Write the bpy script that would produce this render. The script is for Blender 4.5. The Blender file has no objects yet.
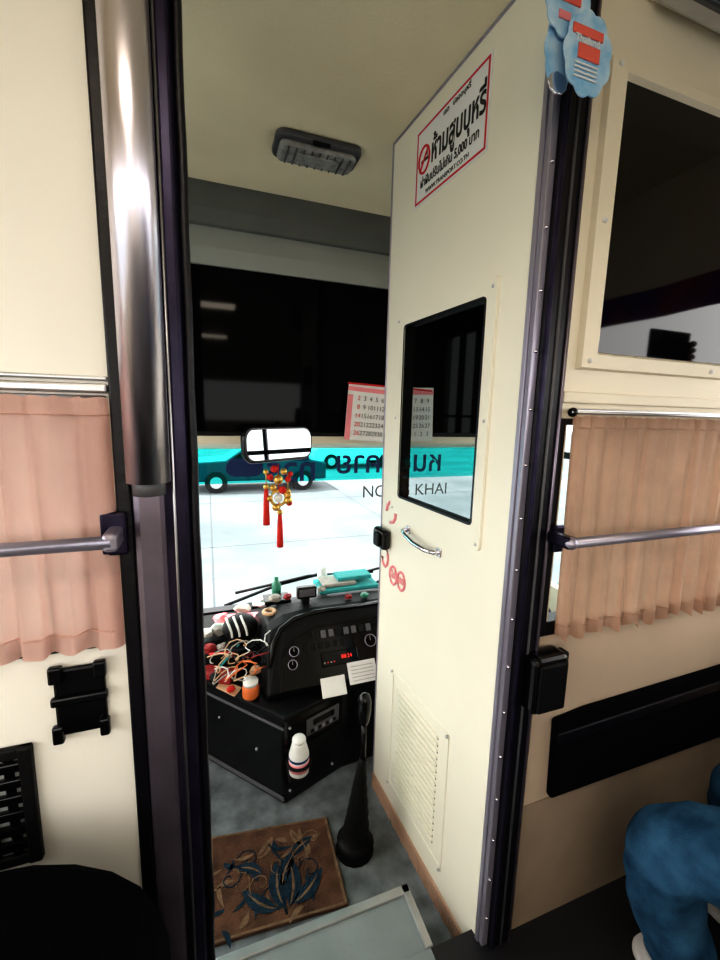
import bpy, bmesh, math, random
from mathutils import Vector, Matrix
random.seed(4)
S=bpy.context.scene
S.view_settings.view_transform='Standard'
try: S.view_settings.look='High Contrast'
except Exception as e: print(e)
S.view_settings.exposure=0.62
COL=bpy.context.collection

# ---------------------------------------------------------------- materials
def mat(name,col,rough=0.5,metal=0.0,var=0.0,vscale=4.0,bump=0.0,bscale=60.0,emit=None,estr=0.0,spec=0.5,transl=0.0,coat=0.0,col2=None):
    m=bpy.data.materials.new(name); m.use_nodes=True
    nt=m.node_tree; b=nt.nodes['Principled BSDF']
    c=(col[0],col[1],col[2],1)
    b.inputs['Base Color'].default_value=c
    b.inputs['Roughness'].default_value=rough
    b.inputs['Metallic'].default_value=metal
    b.inputs['Specular IOR Level'].default_value=spec
    b.inputs['Coat Weight'].default_value=coat
    tc=nt.nodes.new('ShaderNodeTexCoord')
    n=nt.nodes.new('ShaderNodeTexNoise'); n.inputs['Scale'].default_value=vscale; n.inputs['Detail'].default_value=5
    nt.links.new(tc.outputs['Object'],n.inputs['Vector'])
    r=nt.nodes.new('ShaderNodeValToRGB')
    v=max(var,0.02)
    r.color_ramp.elements[0].position=0.3; r.color_ramp.elements[1].position=0.7
    r.color_ramp.elements[0].color=(col[0]*(1-v),col[1]*(1-v),col[2]*(1-v),1) if col2 is None else (*col2,1)
    r.color_ramp.elements[1].color=c
    nt.links.new(n.outputs['Fac'],r.inputs['Fac']); nt.links.new(r.outputs['Color'],b.inputs['Base Color'])
    if bump>0:
        n2=nt.nodes.new('ShaderNodeTexNoise'); n2.inputs['Scale'].default_value=bscale; n2.inputs['Detail'].default_value=4
        nt.links.new(tc.outputs['Object'],n2.inputs['Vector'])
        bp=nt.nodes.new('ShaderNodeBump'); bp.inputs['Strength'].default_value=bump; bp.inputs['Distance'].default_value=0.01
        nt.links.new(n2.outputs['Fac'],bp.inputs['Height']); nt.links.new(bp.outputs['Normal'],b.inputs['Normal'])
    if emit:
        b.inputs['Emission Color'].default_value=(*emit,1); b.inputs['Emission Strength'].default_value=estr
    if transl>0:
        t=nt.nodes.new('ShaderNodeBsdfTranslucent'); mx=nt.nodes.new('ShaderNodeMixShader'); mx.inputs[0].default_value=transl
        nt.links.new(r.outputs['Color'],t.inputs['Color'])
        nt.links.new(b.outputs[0],mx.inputs[1]); nt.links.new(t.outputs[0],mx.inputs[2])
        nt.links.new(mx.outputs[0],nt.nodes['Material Output'].inputs['Surface'])
    return m
def glass(name,tint,refl=0.3):
    m=bpy.data.materials.new(name); m.use_nodes=True; nt=m.node_tree; nt.nodes.clear()
    o=nt.nodes.new('ShaderNodeOutputMaterial'); t=nt.nodes.new('ShaderNodeBsdfTransparent'); g=nt.nodes.new('ShaderNodeBsdfGlossy'); mx=nt.nodes.new('ShaderNodeMixShader')
    t.inputs[0].default_value=(*tint,1); g.inputs['Roughness'].default_value=0.02
    lw=nt.nodes.new('ShaderNodeLayerWeight'); lw.inputs['Blend'].default_value=0.35
    p=nt.nodes.new('ShaderNodeMath'); p.operation='POWER'; p.inputs[1].default_value=3.0
    q=nt.nodes.new('ShaderNodeMath'); q.operation='MULTIPLY_ADD'; q.inputs[1].default_value=refl; q.inputs[2].default_value=0.02
    nt.links.new(lw.outputs['Facing'],p.inputs[0]); nt.links.new(p.outputs[0],q.inputs[0]); nt.links.new(q.outputs[0],mx.inputs[0])
    nt.links.new(t.outputs[0],mx.inputs[1]); nt.links.new(g.outputs[0],mx.inputs[2]); nt.links.new(mx.outputs[0],o.inputs[0])
    return m
M={}
M['cream']=mat('cream_panel',(0.83,0.75,0.60),0.45,var=0.06,vscale=3,bump=0.05,bscale=200)
M['creamw']=mat('cream_left_panel',(0.88,0.85,0.77),0.4,var=0.05,vscale=3,bump=0.05,bscale=200)
M['creamshade']=mat('cream_wall_lower_shaded',(0.64,0.51,0.39),0.5,var=0.2,vscale=2.5,bump=0.05,bscale=200)  # cream darkened: shade on the lower wall put into its colour
M['baseshade']=mat('wall_base_painted_shade',(0.40,0.31,0.23),0.5,var=0.45,vscale=3,bump=0.05,bscale=200)  # brown paints the shadow on the wall base into the colour
M['doorc']=mat('door_cream_paint',(0.89,0.85,0.73),0.4,var=0.04,vscale=3,bump=0.04,bscale=150)
M['ceil']=mat('ceiling_vinyl',(0.90,0.81,0.60),0.6,var=0.14,vscale=3,bump=0.1,bscale=120)
M['grey']=mat('grey_liner',(0.15,0.16,0.15),0.7,var=0.2)
M['lgrey']=mat('light_grey_liner',(0.38,0.40,0.39),0.6,var=0.1)
M['blackgl']=mat('black_gloss_panel',(0.003,0.003,0.004),0.04,spec=0.30)
M['tvgl']=mat('television_glass',(0.002,0.002,0.004),0.05,spec=0.55)
M['blackpan']=mat('black_visor_panel',(0.003,0.003,0.004),0.05,spec=0.12)
M['black']=mat('black_rubber',(0.005,0.004,0.008),0.4,bump=0.1,bscale=90)
M['blackp']=mat('black_plastic',(0.004,0.004,0.005),0.22)
M['blackm']=mat('black_matte',(0.006,0.006,0.007),0.55,bump=0.2,bscale=150,spec=0.3)
M['blackc']=mat('black_cloth',(0.003,0.003,0.005),0.95,bump=0.3,bscale=150,spec=0.1)
M['navy']=mat('dark_brushed_jamb',(0.045,0.038,0.075),0.32,metal=0.7,var=0.4,vscale=25)
M['chrome']=mat('chrome',(0.80,0.78,0.84),0.16,metal=1.0)
M['pole']=mat('polished_pole',(0.78,0.74,0.82),0.30,metal=1.0)
M['alu']=mat('aluminium',(0.62,0.62,0.64),0.35,metal=1.0,var=0.15,vscale=20)
M['postg']=mat('anodised_post',(0.30,0.26,0.32),0.33,metal=0.75,var=0.3,vscale=12)
M['curtL']=mat('curtain_pink',(0.93,0.64,0.56),0.9,var=0.08,vscale=12,bump=0.25,bscale=400,transl=0.45)
M['curtR']=mat('curtain_tan',(0.72,0.48,0.36),0.9,var=0.18,vscale=12,bump=0.25,bscale=400,transl=0.42)
M['railg']=mat('rail_grey',(0.42,0.40,0.48),0.3,metal=0.6)
M['floorc']=mat('cab_floor_vinyl',(0.25,0.28,0.30),0.6,var=0.6,vscale=14,bump=0.2,bscale=80)
M['floors']=mat('saloon_floor_vinyl',(0.02,0.02,0.024),0.5,var=0.3,vscale=9)
M['stepg']=mat('step_grey',(0.27,0.31,0.32),0.5,var=0.2,vscale=8,bump=0.1)
M['white']=mat('white_paint',(0.85,0.85,0.85),0.5)
M['paper']=mat('paper',(0.80,0.79,0.77),0.7,var=0.05,vscale=10)
M['dirty']=mat('worn_paper',(0.45,0.42,0.38),0.8,var=0.3,vscale=30)
M['red']=mat('red_print',(0.65,0.02,0.03),0.5)
M['ink']=mat('black_ink',(0.02,0.02,0.02),0.6)
M['navyink']=mat('dark_blue_ink',(0.01,0.03,0.12),0.6)
M['gold']=mat('gold',(0.8,0.5,0.15),0.3,metal=0.9)
M['redt']=mat('red_tassel',(0.70,0.03,0.02),0.7,bump=0.3,bscale=300)
M['redd']=mat('dark_red_vinyl',(0.35,0.02,0.02),0.6,var=0.3,vscale=20)
M['mirror']=mat('mirror_glass',(0.34,0.38,0.40),0.02,metal=1.0)
M['lens']=mat('lamp_lens',(0.40,0.40,0.39),0.25,bump=0.5,bscale=70,var=0.4,vscale=30)
M['lampb']=mat('lamp_body',(0.10,0.10,0.11),0.4)
M['jean']=mat('blue_denim',(0.075,0.20,0.34),0.95,col2=(0.018,0.065,0.13),vscale=16,bump=0.7,bscale=420,spec=0.1)
M['jeans']=mat('denim_seam',(0.02,0.06,0.12),0.9)
M['shirt']=mat('dark_shirt',(0.06,0.06,0.07),0.9,var=0.2,vscale=10,bump=0.2)
M['skin']=mat('skin',(0.50,0.29,0.19),0.5,var=0.1)
M['hair']=mat('black_hair',(0.01,0.009,0.008),0.5,bump=0.8,bscale=120)
M['shoe']=mat('shoe_white',(0.6,0.6,0.58),0.6)
M['seat']=mat('seat_fabric',(0.03,0.035,0.06),0.95,var=0.3,vscale=30,bump=0.4,bscale=200)
M['reflcloth']=mat('purple_reflection_cloth',(0.12,0.10,0.40),0.9,vscale=7,col2=(0.45,0.10,0.08),transl=0.4)  # two tones meant for the coloured reflection in the television
M['bluecard']=mat('blue_card',(0.20,0.48,0.75),0.35,vscale=35,col2=(0.60,0.75,0.88))
M['redcard']=mat('red_card',(0.80,0.16,0.12),0.4)
M['brown']=mat('mat_brown',(0.19,0.105,0.070),0.95,col2=(0.075,0.045,0.035),vscale=16,bump=0.6,bscale=260,spec=0.1)
M['mattan']=mat('mat_tan',(0.28,0.19,0.125),0.95,var=0.5,vscale=40,bump=0.5,bscale=260,spec=0.1)
M['matteal']=mat('mat_blue',(0.03,0.06,0.09),0.95,var=0.4,vscale=40,bump=0.5,bscale=260,spec=0.1)
M['fringe']=mat('beige_fringe',(0.50,0.33,0.24),0.9,bump=0.3,bscale=200)
M['teal']=mat('teal_cloth',(0.05,0.36,0.36),0.8,bump=0.4)
M['green']=mat('green_bottle',(0.05,0.25,0.16),0.3)
M['orange']=mat('orange_plastic',(0.75,0.20,0.06),0.5)
M['cable']=mat('cream_cable',(0.65,0.42,0.26),0.5)
M['pink']=mat('pink_sticker',(0.85,0.30,0.33),0.5)
M['concrete']=mat('lot_concrete',(0.165,0.185,0.195),0.9,vscale=0.6,col2=(0.105,0.125,0.135),spec=0.1)
M['crack']=mat('lot_joint',(0.07,0.08,0.09),0.9)
M['cardark']=mat('car_paint_dark',(0.02,0.04,0.06),0.3)
M['redled']=mat('red_led',(0.6,0.03,0.02),0.4,emit=(1,0.05,0.03),estr=0.5)
M['grey2']=mat('grey_plastic',(0.12,0.12,0.13),0.4)
M['tube']=mat('added_lamp_lens',(0.9,0.9,0.9),0.4,emit=(1,0.87,0.71),estr=9)  # glow of the added saloon lamps
M['glass']=glass('clear_glass',(0.93,0.97,0.97),0.2)
M['glassd']=glass('door_tinted_glass',(0.55,0.60,0.60),0.25)
M['tealf']=glass('teal_film',(0.05,0.74,0.70),0.2)

# ---------------------------------------------------------------- builders
def E(name,parent=None,mw=None):
    o=bpy.data.objects.new(name,None); COL.objects.link(o); o.empty_display_size=0.05
    if parent: o.parent=parent
    if mw is not None: o.matrix_local=mw
    return o
def obj(name,me,m=None,parent=None,bevel=0,seg=2,smooth=False,mw=None):
    o=bpy.data.objects.new(name,me); COL.objects.link(o)
    if m is not None:
        me.materials.append(m if not isinstance(m,str) else M[m])
    if parent: o.parent=parent
    if mw is not None: o.matrix_local=mw
    if bevel>0:
        b=o.modifiers.new('b','BEVEL'); b.width=bevel; b.segments=seg; b.limit_method='ANGLE'; b.angle_limit=math.radians(35)
    if smooth:
        for p in me.polygons: p.use_smooth=True
    return o
def mesh(name,v,f):
    me=bpy.data.meshes.new(name); me.from_pydata([tuple(a) for a in v],[],f)
    bm=bmesh.new(); bm.from_mesh(me); bmesh.ops.recalc_face_normals(bm,faces=bm.faces); bm.to_mesh(me); bm.free()
    return me
def boxes(name,bl,m,parent=None,bevel=0,**k):
    v=[];f=[]
    for (x0,x1,y0,y1,z0,z1) in bl:
        n=len(v)
        v+=[(x0,y0,z0),(x1,y0,z0),(x1,y1,z0),(x0,y1,z0),(x0,y0,z1),(x1,y0,z1),(x1,y1,z1),(x0,y1,z1)]
        f+=[[n+i for i in q] for q in ((0,3,2,1),(4,5,6,7),(0,1,5,4),(1,2,6,5),(2,3,7,6),(3,0,4,7))]
    return obj(name,mesh(name,v,f),m,parent,bevel,**k)
def box(name,b,m,parent=None,bevel=0,**k): return boxes(name,[b],m,parent,bevel,**k)
def prism(name,pts,axis,a,b,m,parent=None,bevel=0,**k):
    def P(p,c): return {'x':(c,p[0],p[1]),'y':(p[0],c,p[1]),'z':(p[0],p[1],c)}[axis]
    n=len(pts); v=[P(p,a) for p in pts]+[P(p,b) for p in pts]
    f=[list(range(n)),list(range(n,2*n))]+[[i,(i+1)%n,n+(i+1)%n,n+i] for i in range(n)]
    return obj(name,mesh(name,v,f),m,parent,bevel,**k)
def tube(name,pts,r,m,parent=None,seg=16,closed=False,rs=None,**k):
    pts=[Vector(p) for p in pts]; n=len(pts); v=[];f=[]
    for i,p in enumerate(pts):
        if closed: d=pts[(i+1)%n]-pts[i-1]
        else: d=pts[min(i+1,n-1)]-pts[max(i-1,0)]
        d.normalize(); up=Vector((0,0,1)) if abs(d.z)<0.9 else Vector((1,0,0))
        a=d.cross(up).normalized(); b=a.cross(d).normalized(); rr=rs[i] if rs else r
        for j in range(seg):
            t=2*math.pi*j/seg; v.append(p+a*rr*math.cos(t)+b*rr*math.sin(t))
    for i in range(n if closed else n-1):
        for j in range(seg):
            i2=(i+1)%n; f.append([i*seg+j,i*seg+(j+1)%seg,i2*seg+(j+1)%seg,i2*seg+j])
    if not closed: f.append(list(range(seg))); f.append([(n-1)*seg+j for j in range(seg)])
    return obj(name,mesh(name,v,f),m,parent,smooth=True,**k)
def disc(name,c,r,t,axis,m,parent=None,seg=32,**k):
    c=Vector(c); d={'x':Vector((1,0,0)),'y':Vector((0,1,0)),'z':Vector((0,0,1))}[axis]
    o=tube(name,[c-d*t/2,c+d*t/2],r,m,parent,seg=seg,**k)
    for p in o.data.polygons: p.use_smooth=False
    return o
def ball(name,c,r,m,parent=None,sc=(1,1,1)):
    bm=bmesh.new(); bmesh.ops.create_uvsphere(bm,u_segments=20,v_segments=12,radius=r)
    for v in bm.verts: v.co=Vector((v.co.x*sc[0],v.co.y*sc[1],v.co.z*sc[2]))+Vector(c)
    me=bpy.data.meshes.new(name); bm.to_mesh(me); bm.free()
    return obj(name,me,m,parent,smooth=True)
def text(name,body,size,loc,rot,m,parent=None,align='CENTER',sx=1.0,ext=0.0004,off=0.0):
    c=bpy.data.curves.new(name,'FONT'); c.body=body; c.size=size; c.align_x=align; c.align_y='CENTER'; c.extrude=ext; c.offset=off
    c.materials.append(M[m]); o=bpy.data.objects.new(name,c); COL.objects.link(o)
    o.location=loc; o.rotation_euler=rot; o.scale=(sx,1,1)
    if parent: o.parent=parent
    return o
def roundrect(w,h,r,n=6):
    p=[]
    for cx,cy,a0 in ((w/2-r,h/2-r,0),(-w/2+r,h/2-r,90),(-w/2+r,-h/2+r,180),(w/2-r,-h/2+r,270)):
        for i in range(n+1):
            a=math.radians(a0+90*i/n); p.append((cx+r*math.cos(a),cy+r*math.sin(a)))
    return p
def plane_obj(name,v,m,parent=None): return obj(name,mesh(name,v,[[0,1,2,3]]),m,parent)
def crumple(name,c,r,m,parent,sc=(1,1,.6),seed=0):
    rnd=random.Random(seed)
    bm=bmesh.new(); bmesh.ops.create_icosphere(bm,subdivisions=2,radius=r)
    for v in bm.verts:
        v.co*=rnd.uniform(0.75,1.15); v.co=Vector((v.co.x*sc[0],v.co.y*sc[1],v.co.z*sc[2]))+Vector(c)
    me=bpy.data.meshes.new(name); bm.to_mesh(me); bm.free(); return obj(name,me,m,parent)

# ---------------------------------------------------------------- camera
Rv=Vector((0.9407,-0.3383,0.0241));Uv=Vector((0.0306,0.1553,0.9874));Fv=Vector((0.3378,0.9281,-0.1564))
cd=bpy.data.cameras.new('camera'); cam=bpy.data.objects.new('camera',cd); COL.objects.link(cam); S.camera=cam
cd.sensor_fit='VERTICAL'; cd.sensor_height=24; cd.sensor_width=18; cd.lens=10.5; cd.clip_start=0.02
mw=Matrix((( Rv.x,Uv.x,-Fv.x,0),(Rv.y,Uv.y,-Fv.y,0),(Rv.z,Uv.z,-Fv.z,0),(0,0,0,1)))
cam.matrix_world=Matrix.Translation((0,0,1.34))@mw.to_quaternion().to_matrix().to_4x4()

# ---------------------------------------------------------------- shell
XL,XR=-0.98,1.52
boxes('floor',[(XL,XR,0.68,1.95,-0.06,0.0),(XL,XR,-3,0.68,0.06,0.12)],'floors')
bpy.data.objects['floor'].data.materials.append(M['floorc'])
for p in bpy.data.objects['floor'].data.polygons:
    if p.index<6: p.material_index=1
ceil=E('ceiling')
box('cab_ceiling',(XL,XR,0.68,1.64,2.10,2.14),'ceil',ceil)
box('saloon_ceiling',(XL,XR,-3,0.68,2.16,2.20),'ceil',ceil)
wf=E('wall_partition')
boxes('panel_port',[(XL,-0.12,0.65,0.68,1.335,2.16),(XL,-0.75,0.65,0.68,1.02,1.335),(-0.16,-0.12,0.65,0.68,1.02,1.335),(XL,-0.12,0.65,0.68,0.12,1.02)],'creamw',wf)
boxes('panel_starboard',[(0.642,XR,0.65,0.68,1.335,2.16),(0.642,0.670,0.65,0.68,0.90,1.335),(1.42,XR,0.65,0.68,0.90,1.335)],'cream',wf)
box('panel_starboard_lower',(0.642,XR,0.65,0.68,0.46,0.90),'creamshade',wf)
box('wall_base_shaded',(0.642,XR,0.648,0.68,0.12,0.462),'baseshade',wf)  # wall below the pocket, its shadow painted as a darker box
box('lintel',(-0.12,0.642,0.65,0.68,2.11,2.16),'cream',wf)
box('riser',(XL,0.45,0.652,0.68,-0.02,0.12),'stepg',wf)
box('riser_stbd',(0.45,XR,0.652,0.68,-0.02,0.119),'blackm',wf)
def sidewall(name,x0,x1,top):
    boxes(name,[(x0,x1,-3,1.95,-0.06,0.55),(x0,x1,0.5,1.95,1.85,2.2),(x0,x1,-3,0.5,top,2.2),(x0,x1,1.86,1.95,0.55,1.85),(x0,x1,0.5,0.78,0.55,1.85),(x0,x1,-3,-2.8,0.55,top),(x0,x1,-1.2,-1.05,0.55,top),(x0,x1,-3,0.5,0.55,0.95)],'cream')
sidewall('wall_left',XL-0.04,XL,1.65); sidewall('wall_right',XR,XR+0.04,1.78)
w4=E('window_4')
boxes('driver_window_bars',[(XR,XR+.03,0.93,0.96,0.55,1.85),(XR,XR+.03,1.10,1.125,0.55,1.85),(XR,XR+.03,0.78,1.86,1.16,1.19),(XR,XR+.03,0.78,1.86,1.33,1.345)],'black',w4)
boxes('wall_back',[(XL,XR,-3.04,-3,0.06,1.2),(XL,XR,-3.04,-3,1.75,2.2),(XL,XL+.2,-3.04,-3,1.2,1.75),(XR-.2,XR,-3.04,-3,1.2,1.75)],'cream')
fr=E('wall_front')
box('front_lower_panel',(XL,XR,1.90,1.95,-0.06,0.42),'blackm',fr)
prism('roof_fascia',[(1.64,2.14),(1.64,2.085),(1.645,2.02),(1.66,1.975),(1.70,1.97),(1.70,2.14)],'x',XL,XR,'grey',fr)
prism('lower_fascia',[(1.68,1.975),(1.66,1.90),(1.655,1.84),(1.70,1.84),(1.72,1.975)],'x',XL,XR,'lgrey',fr)
prism('windshield_header',[(1.655,1.255),(1.66,1.215),(1.70,1.20),(1.90,1.175),(1.95,1.175),(1.95,2.14),(1.72,2.14),(1.72,1.255)],'x',XL,XR,'cream',fr)
pn=E('visor_panel')
box('dark_panel',(XL+.03,XR-.03,1.66,1.71,1.255,1.84),'blackpan',pn,0.008)
box('panel_trim',(XL+.03,XR-.03,1.652,1.665,1.245,1.262),'blackm',pn,0.003)
w1=E('window_1')
plane_obj('windshield_glass',[(XL+.06,1.925,0.42),(XR-.06,1.925,0.42),(XR-.06,1.925,1.18),(XL+.06,1.925,1.18)],'glass',w1)
boxes('windshield_gasket',[(XL,XL+.07,1.90,1.95,0.42,1.18),(XR-.07,XR,1.90,1.95,0.42,1.18),(XL,XR,1.90,1.95,0.41,0.435)],'black',w1)
plane_obj('teal_sun_strip',[(XL+.07,1.918,1.02),(XR-.07,1.918,1.02),(XR-.07,1.918,1.175),(XL+.07,1.918,1.175)],'tealf',w1)
text('destination_thai','หนองคาย',0.15,(0.86,1.912,1.10),(math.radians(90),0,math.pi),'navyink',w1,sx=1.0,off=0.002)
text('destination_latin','NONG KHAI',0.085,(0.95,1.912,0.955),(math.radians(90),0,0),'grey2',w1)
text('company_name','ทัวร์',0.15,(0.36,1.912,1.07),(math.radians(90),0,math.pi),'navyink',w1,off=0.003)
prism('logo_plate',roundrect(0.16,0.08,0.038),'y',1.910,1.913,'navyink',E('logo_mount',w1,Matrix.Translation((0.15,0,1.09))))

# ---------------------------------------------------------------- left jamb, pole
jl=E('door_frame')
box('jamb_black_strip',(-0.121,-0.102,0.640,0.69,0.12,2.14),'black',jl,0.003)
box('jamb_post',(-0.102,-0.056,0.635,0.69,0.12,2.14),'postg',jl,0.01)
prism('jamb_inner',[(-0.060,0.635),(-0.045,0.62),(-0.030,0.62),(-0.021,0.635),(-0.021,0.72),(-0.060,0.72)],'z',0.0,2.14,'navy',jl,0.003)
tube('jamb_gasket',[(-0.020+0.002*math.sin(i*1.7)*(1 if i<9 else .3),0.63,0.12+i*0.05) for i in range(41)],0.006,'black',jl,seg=8)
tube('jamb_line',[(-0.046,0.619,0.12),(-0.046,0.619,2.14)],0.002,'alu',jl,seg=8)
box('hinge_strip',(0.563,0.579,0.643,0.655,0.12,2.11),'railg',jl,0.002)
box('jamb_stbd',(0.579,0.642,0.634,0.69,0.0,2.14),'black',jl,0.008)
box('jamb_stbd_edge',(0.581,0.588,0.628,0.64,0.12,2.14),'navy',jl,0.003)
tube('jamb_stbd_line',[(0.608,0.633,0.12),(0.608,0.633,2.14)],0.003,'grey2',jl,seg=8)
tube('jamb_stbd_line_b',[(0.630,0.632,0.12),(0.630,0.632,2.14)],0.003,'postg',jl,seg=8)
for i in range(18):
    ball('hinge_screw_%d'%i,(0.570,0.642,0.2+i*0.105),0.0035,'chrome',jl)
hp=E('grab_pole')
tube('pole',[(-0.0745,0.605,1.245),(-0.0745,0.605,2.14)],0.0265,'pole',hp,seg=40)
tube('pole_end',[(-0.0745,0.605,1.228),(-0.0745,0.605,1.25)],0.020,'grey2',hp,seg=24)
box('pole_mount',(-0.095,-0.063,0.61,0.637,1.255,1.28),'alu',hp,0.004)

# ---------------------------------------------------------------- door
a=math.atan2(0.9976,-0.0686)
door=E('door_1',None,Matrix.Translation((0.5635,0.655,0))@Matrix.Rotation(a,4,'Z'))
T=-0.030
W0,W1,Z0,Z1=0.115,0.462,1.095,1.588
boxes('leaf',[(0.004,W0,T,0,0.04,2.095),(W1,0.57,T,0,0.04,2.095),(W0,W1,T,0,0.04,Z0),(W0,W1,T,0,Z1,2.095)],'doorc',door,0.0)
boxes('edge_trim',[(0.568,0.574,T-.002,0.003,0.03,2.10),(0.0,0.574,T-.002,0.003,2.095,2.102),(0.0,0.010,T-.002,0.004,0.03,2.10)],'railg',door,0.001)
plane_obj('window_glass',[(W0,0.003,Z0),(W1,0.003,Z0),(W1,0.003,Z1),(W0,0.003,Z1)],'glassd',door)
boxes('window_lining',[(W0-.001,W0+.002,T,0.002,Z0,Z1),(W1-.003,W1+.001,T,0.002,Z0,Z1),(W0,W1,T,0.002,Z0-.001,Z0+.003),(W0,W1,T,0.002,Z1-.003,Z1+.001)],'blackm',door)
fo=roundrect(0.415,0.575,0.012); fi=roundrect(W1-W0-0.004,Z1-Z0-0.004,0.012)
cx,cz=(0.088+0.503)/2,(1.045+1.62)/2; dx,dz=(W0+W1)/2-cx,(Z0+Z1)/2-cz
n=len(fo); v=[(cx+p[0],0.0,cz+p[1]) for p in fo]+[(cx+p[0],0.007,cz+p[1]) for p in fo]+[(cx+dx+p[0],0.007,cz+dz+p[1]) for p in fi]+[(cx+dx+p[0],0.002,cz+dz+p[1]) for p in fi]
f=[[k*n+i,k*n+(i+1)%n,(k+1)*n+(i+1)%n,(k+1)*n+i] for k in range(3) for i in range(n)]
obj('window_surround',mesh('ws',v,f),'doorc',door)
v=[(cx+dx+p[0]*s,0.0078,cz+dz+p[1]*s2) for s,s2 in((1.0,1.0),(0.965,0.975)) for p in fi]
obj('window_seal',mesh('wse',v,[[i,(i+1)%n,n+(i+1)%n,n+i] for i in range(n)]),'black',door)
box('sign_board',(0.155,0.440,0.0,0.0015,1.875,2.055),'white',door)
boxes('sign_border',[(0.160,0.435,0.0015,0.002,1.880,1.885),(0.160,0.435,0.0015,0.002,2.045,2.050),(0.160,0.165,0.0015,0.002,1.880,2.050),(0.430,0.435,0.0015,0.002,1.880,2.050)],'red',door)
rt=(math.radians(90),0,math.pi)
text('sign_thai','ห้ามสูบบุหรี่',0.072,(0.266,0.0022,1.975),rt,'ink',door,sx=0.63,off=0.0014)
text('sign_fine','ฝ่าฝืนปรับไม่เกิน 5,000 บาท',0.028,(0.297,0.0022,1.922),rt,'ink',door,sx=0.76,off=0.0004)
text('sign_url','WWW.TRANSPORT.CO.TH',0.014,(0.30,0.0022,1.896),rt,'ink',door)
text('sign_head','เขต   ปลอดบุหรี่',0.016,(0.27,0.0022,2.034),rt,'ink',door)
tube('sign_ring',[(0.398+0.024*math.cos(t*math.pi/16),0.002,1.975+0.030*math.sin(t*math.pi/16)) for t in range(32)],0.003,'red',door,seg=6,closed=True)
tube('sign_slash',[(0.382,0.002,1.996),(0.415,0.002,1.954)],0.0028,'red',door,seg=6)
boxes('sign_cigarette',[(0.380,0.412,0.0015,0.0021,1.970,1.977),(0.384,0.387,0.0015,0.0021,1.979,1.990)],'ink',door)
box('latch_body',(0.500,0.578,0.0,0.030,0.918,0.982),'blackp',door,0.012,seg=3)
box('latch_knob',(0.515,0.552,0.030,0.040,0.928,0.972),'blackm',door,0.006)
tube('pull_handle',[(0.40,0.0,1.012),(0.398,0.020,1.013),(0.37,0.028,1.008),(0.32,0.030,0.999),(0.27,0.026,0.995),(0.245,0.016,0.995),(0.243,0,0.995)],0.0065,'chrome',door,seg=12)
box('handle_base_a',(0.390,0.412,0,0.005,1.002,1.024),'chrome',door,0.003); box('handle_base_b',(0.232,0.256,0,0.005,0.984,1.006),'chrome',door,0.003)
for k,(s,z) in enumerate(((0.478,0.845),(0.428,0.845))):
    tube('sticker_ring_%d'%k,[(s+0.022*math.cos(t*math.pi/12),0.001,z+0.028*math.sin(t*math.pi/12)) for t in range(24)],0.0042,'pink',door,seg=6,closed=True)
    text('sticker_digits_%d'%k,'80' if k else 'ไม่',0.028,(s,0.0014,z),rt,'pink',door,off=0.001)
tube('sticker_scribble',[(0.505+0.030*math.cos(t*.6),0.001,1.04+0.032*math.sin(t*.6)) for t in range(9)],0.0055,'pink',door,seg=6)
tube('sticker_scribble_b',[(0.535+0.02*math.cos(t*.6+2),0.001,0.885+0.03*math.sin(t*.6+2)) for t in range(8)],0.005,'pink',door,seg=6)
boxes('vent_frame',[(0.155,0.46,0,0.003,0.13,0.142),(0.155,0.46,0,0.003,0.528,0.54),(0.155,0.165,0,0.003,0.13,0.54),(0.45,0.46,0,0.003,0.13,0.54)],'doorc',door,0.001)
sl=[];
for i in range(17):
    z=0.175+i*0.02
    sl.append((0.20,0.415,0.0005,0.006,z,z+0.008))
boxes('vent_slats',sl,'doorc',door,0.002)
boxes('vent_gaps',[(0.20,0.415,0.0,0.0008,b[4]-0.005,b[4]) for b in sl],'grey2',door)
for i,(s,z) in enumerate([(0.1,1.06),(0.1,1.6),(0.49,1.06),(0.49,1.6),(0.1,1.33),(0.49,1.33),(0.16,0.135),(0.455,0.135),(0.16,0.535),(0.455,0.535)]):
    ball('screw_%d'%i,(s,0.006,z),0.004,'alu',door)
v=[];f=[]
for i in range(46):
    s=0.01+i*0.0122; n=len(v); v+=[(s,0.004,0.062),(s+0.012,0.004,0.062),(s+0.010,0.006+0.003*random.random(),0.018),(s+0.006,0.005,0.004+0.006*random.random()),(s+0.002,0.004,0.018)]; f.append([n,n+1,n+2,n+3,n+4])
obj('fringe',mesh('fringe',v,f),'fringe',door)
box('fringe_band',(0.01,0.57,0,0.006,0.055,0.068),'fringe',door,0.002)

# ---------------------------------------------------------------- cab ceiling lamp
cl=E('ceiling_lamp')
def rr_prism(name,w,h,r,c,z0,z1,m,par,bevel):
    return prism(name,[(c[0]+p[0],c[1]+p[1]) for p in roundrect(w,h,r)],'z',z0,z1,m,par,bevel)
rr_prism('lamp_body',0.250,0.125,0.028,(0.325,1.33),2.083,2.10,'lampb',cl,0.005)
rr_prism('lamp_lens',0.225,0.095,0.022,(0.325,1.332),2.068,2.086,'lens',cl,0.008)
rr_prism('lens_inner',0.13,0.05,0.018,(0.325,1.332),2.062,2.070,'lens',cl,0.004)
boxes('lens_ribs',[(0.235+i*0.0225,0.239+i*0.0225,1.292,1.372,2.064,2.069) for i in range(9)],'lampb',cl,0.001)
box('lamp_switch',(0.30,0.35,1.266,1.275,2.075,2.084),'blackm',cl,0.002)

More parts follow.
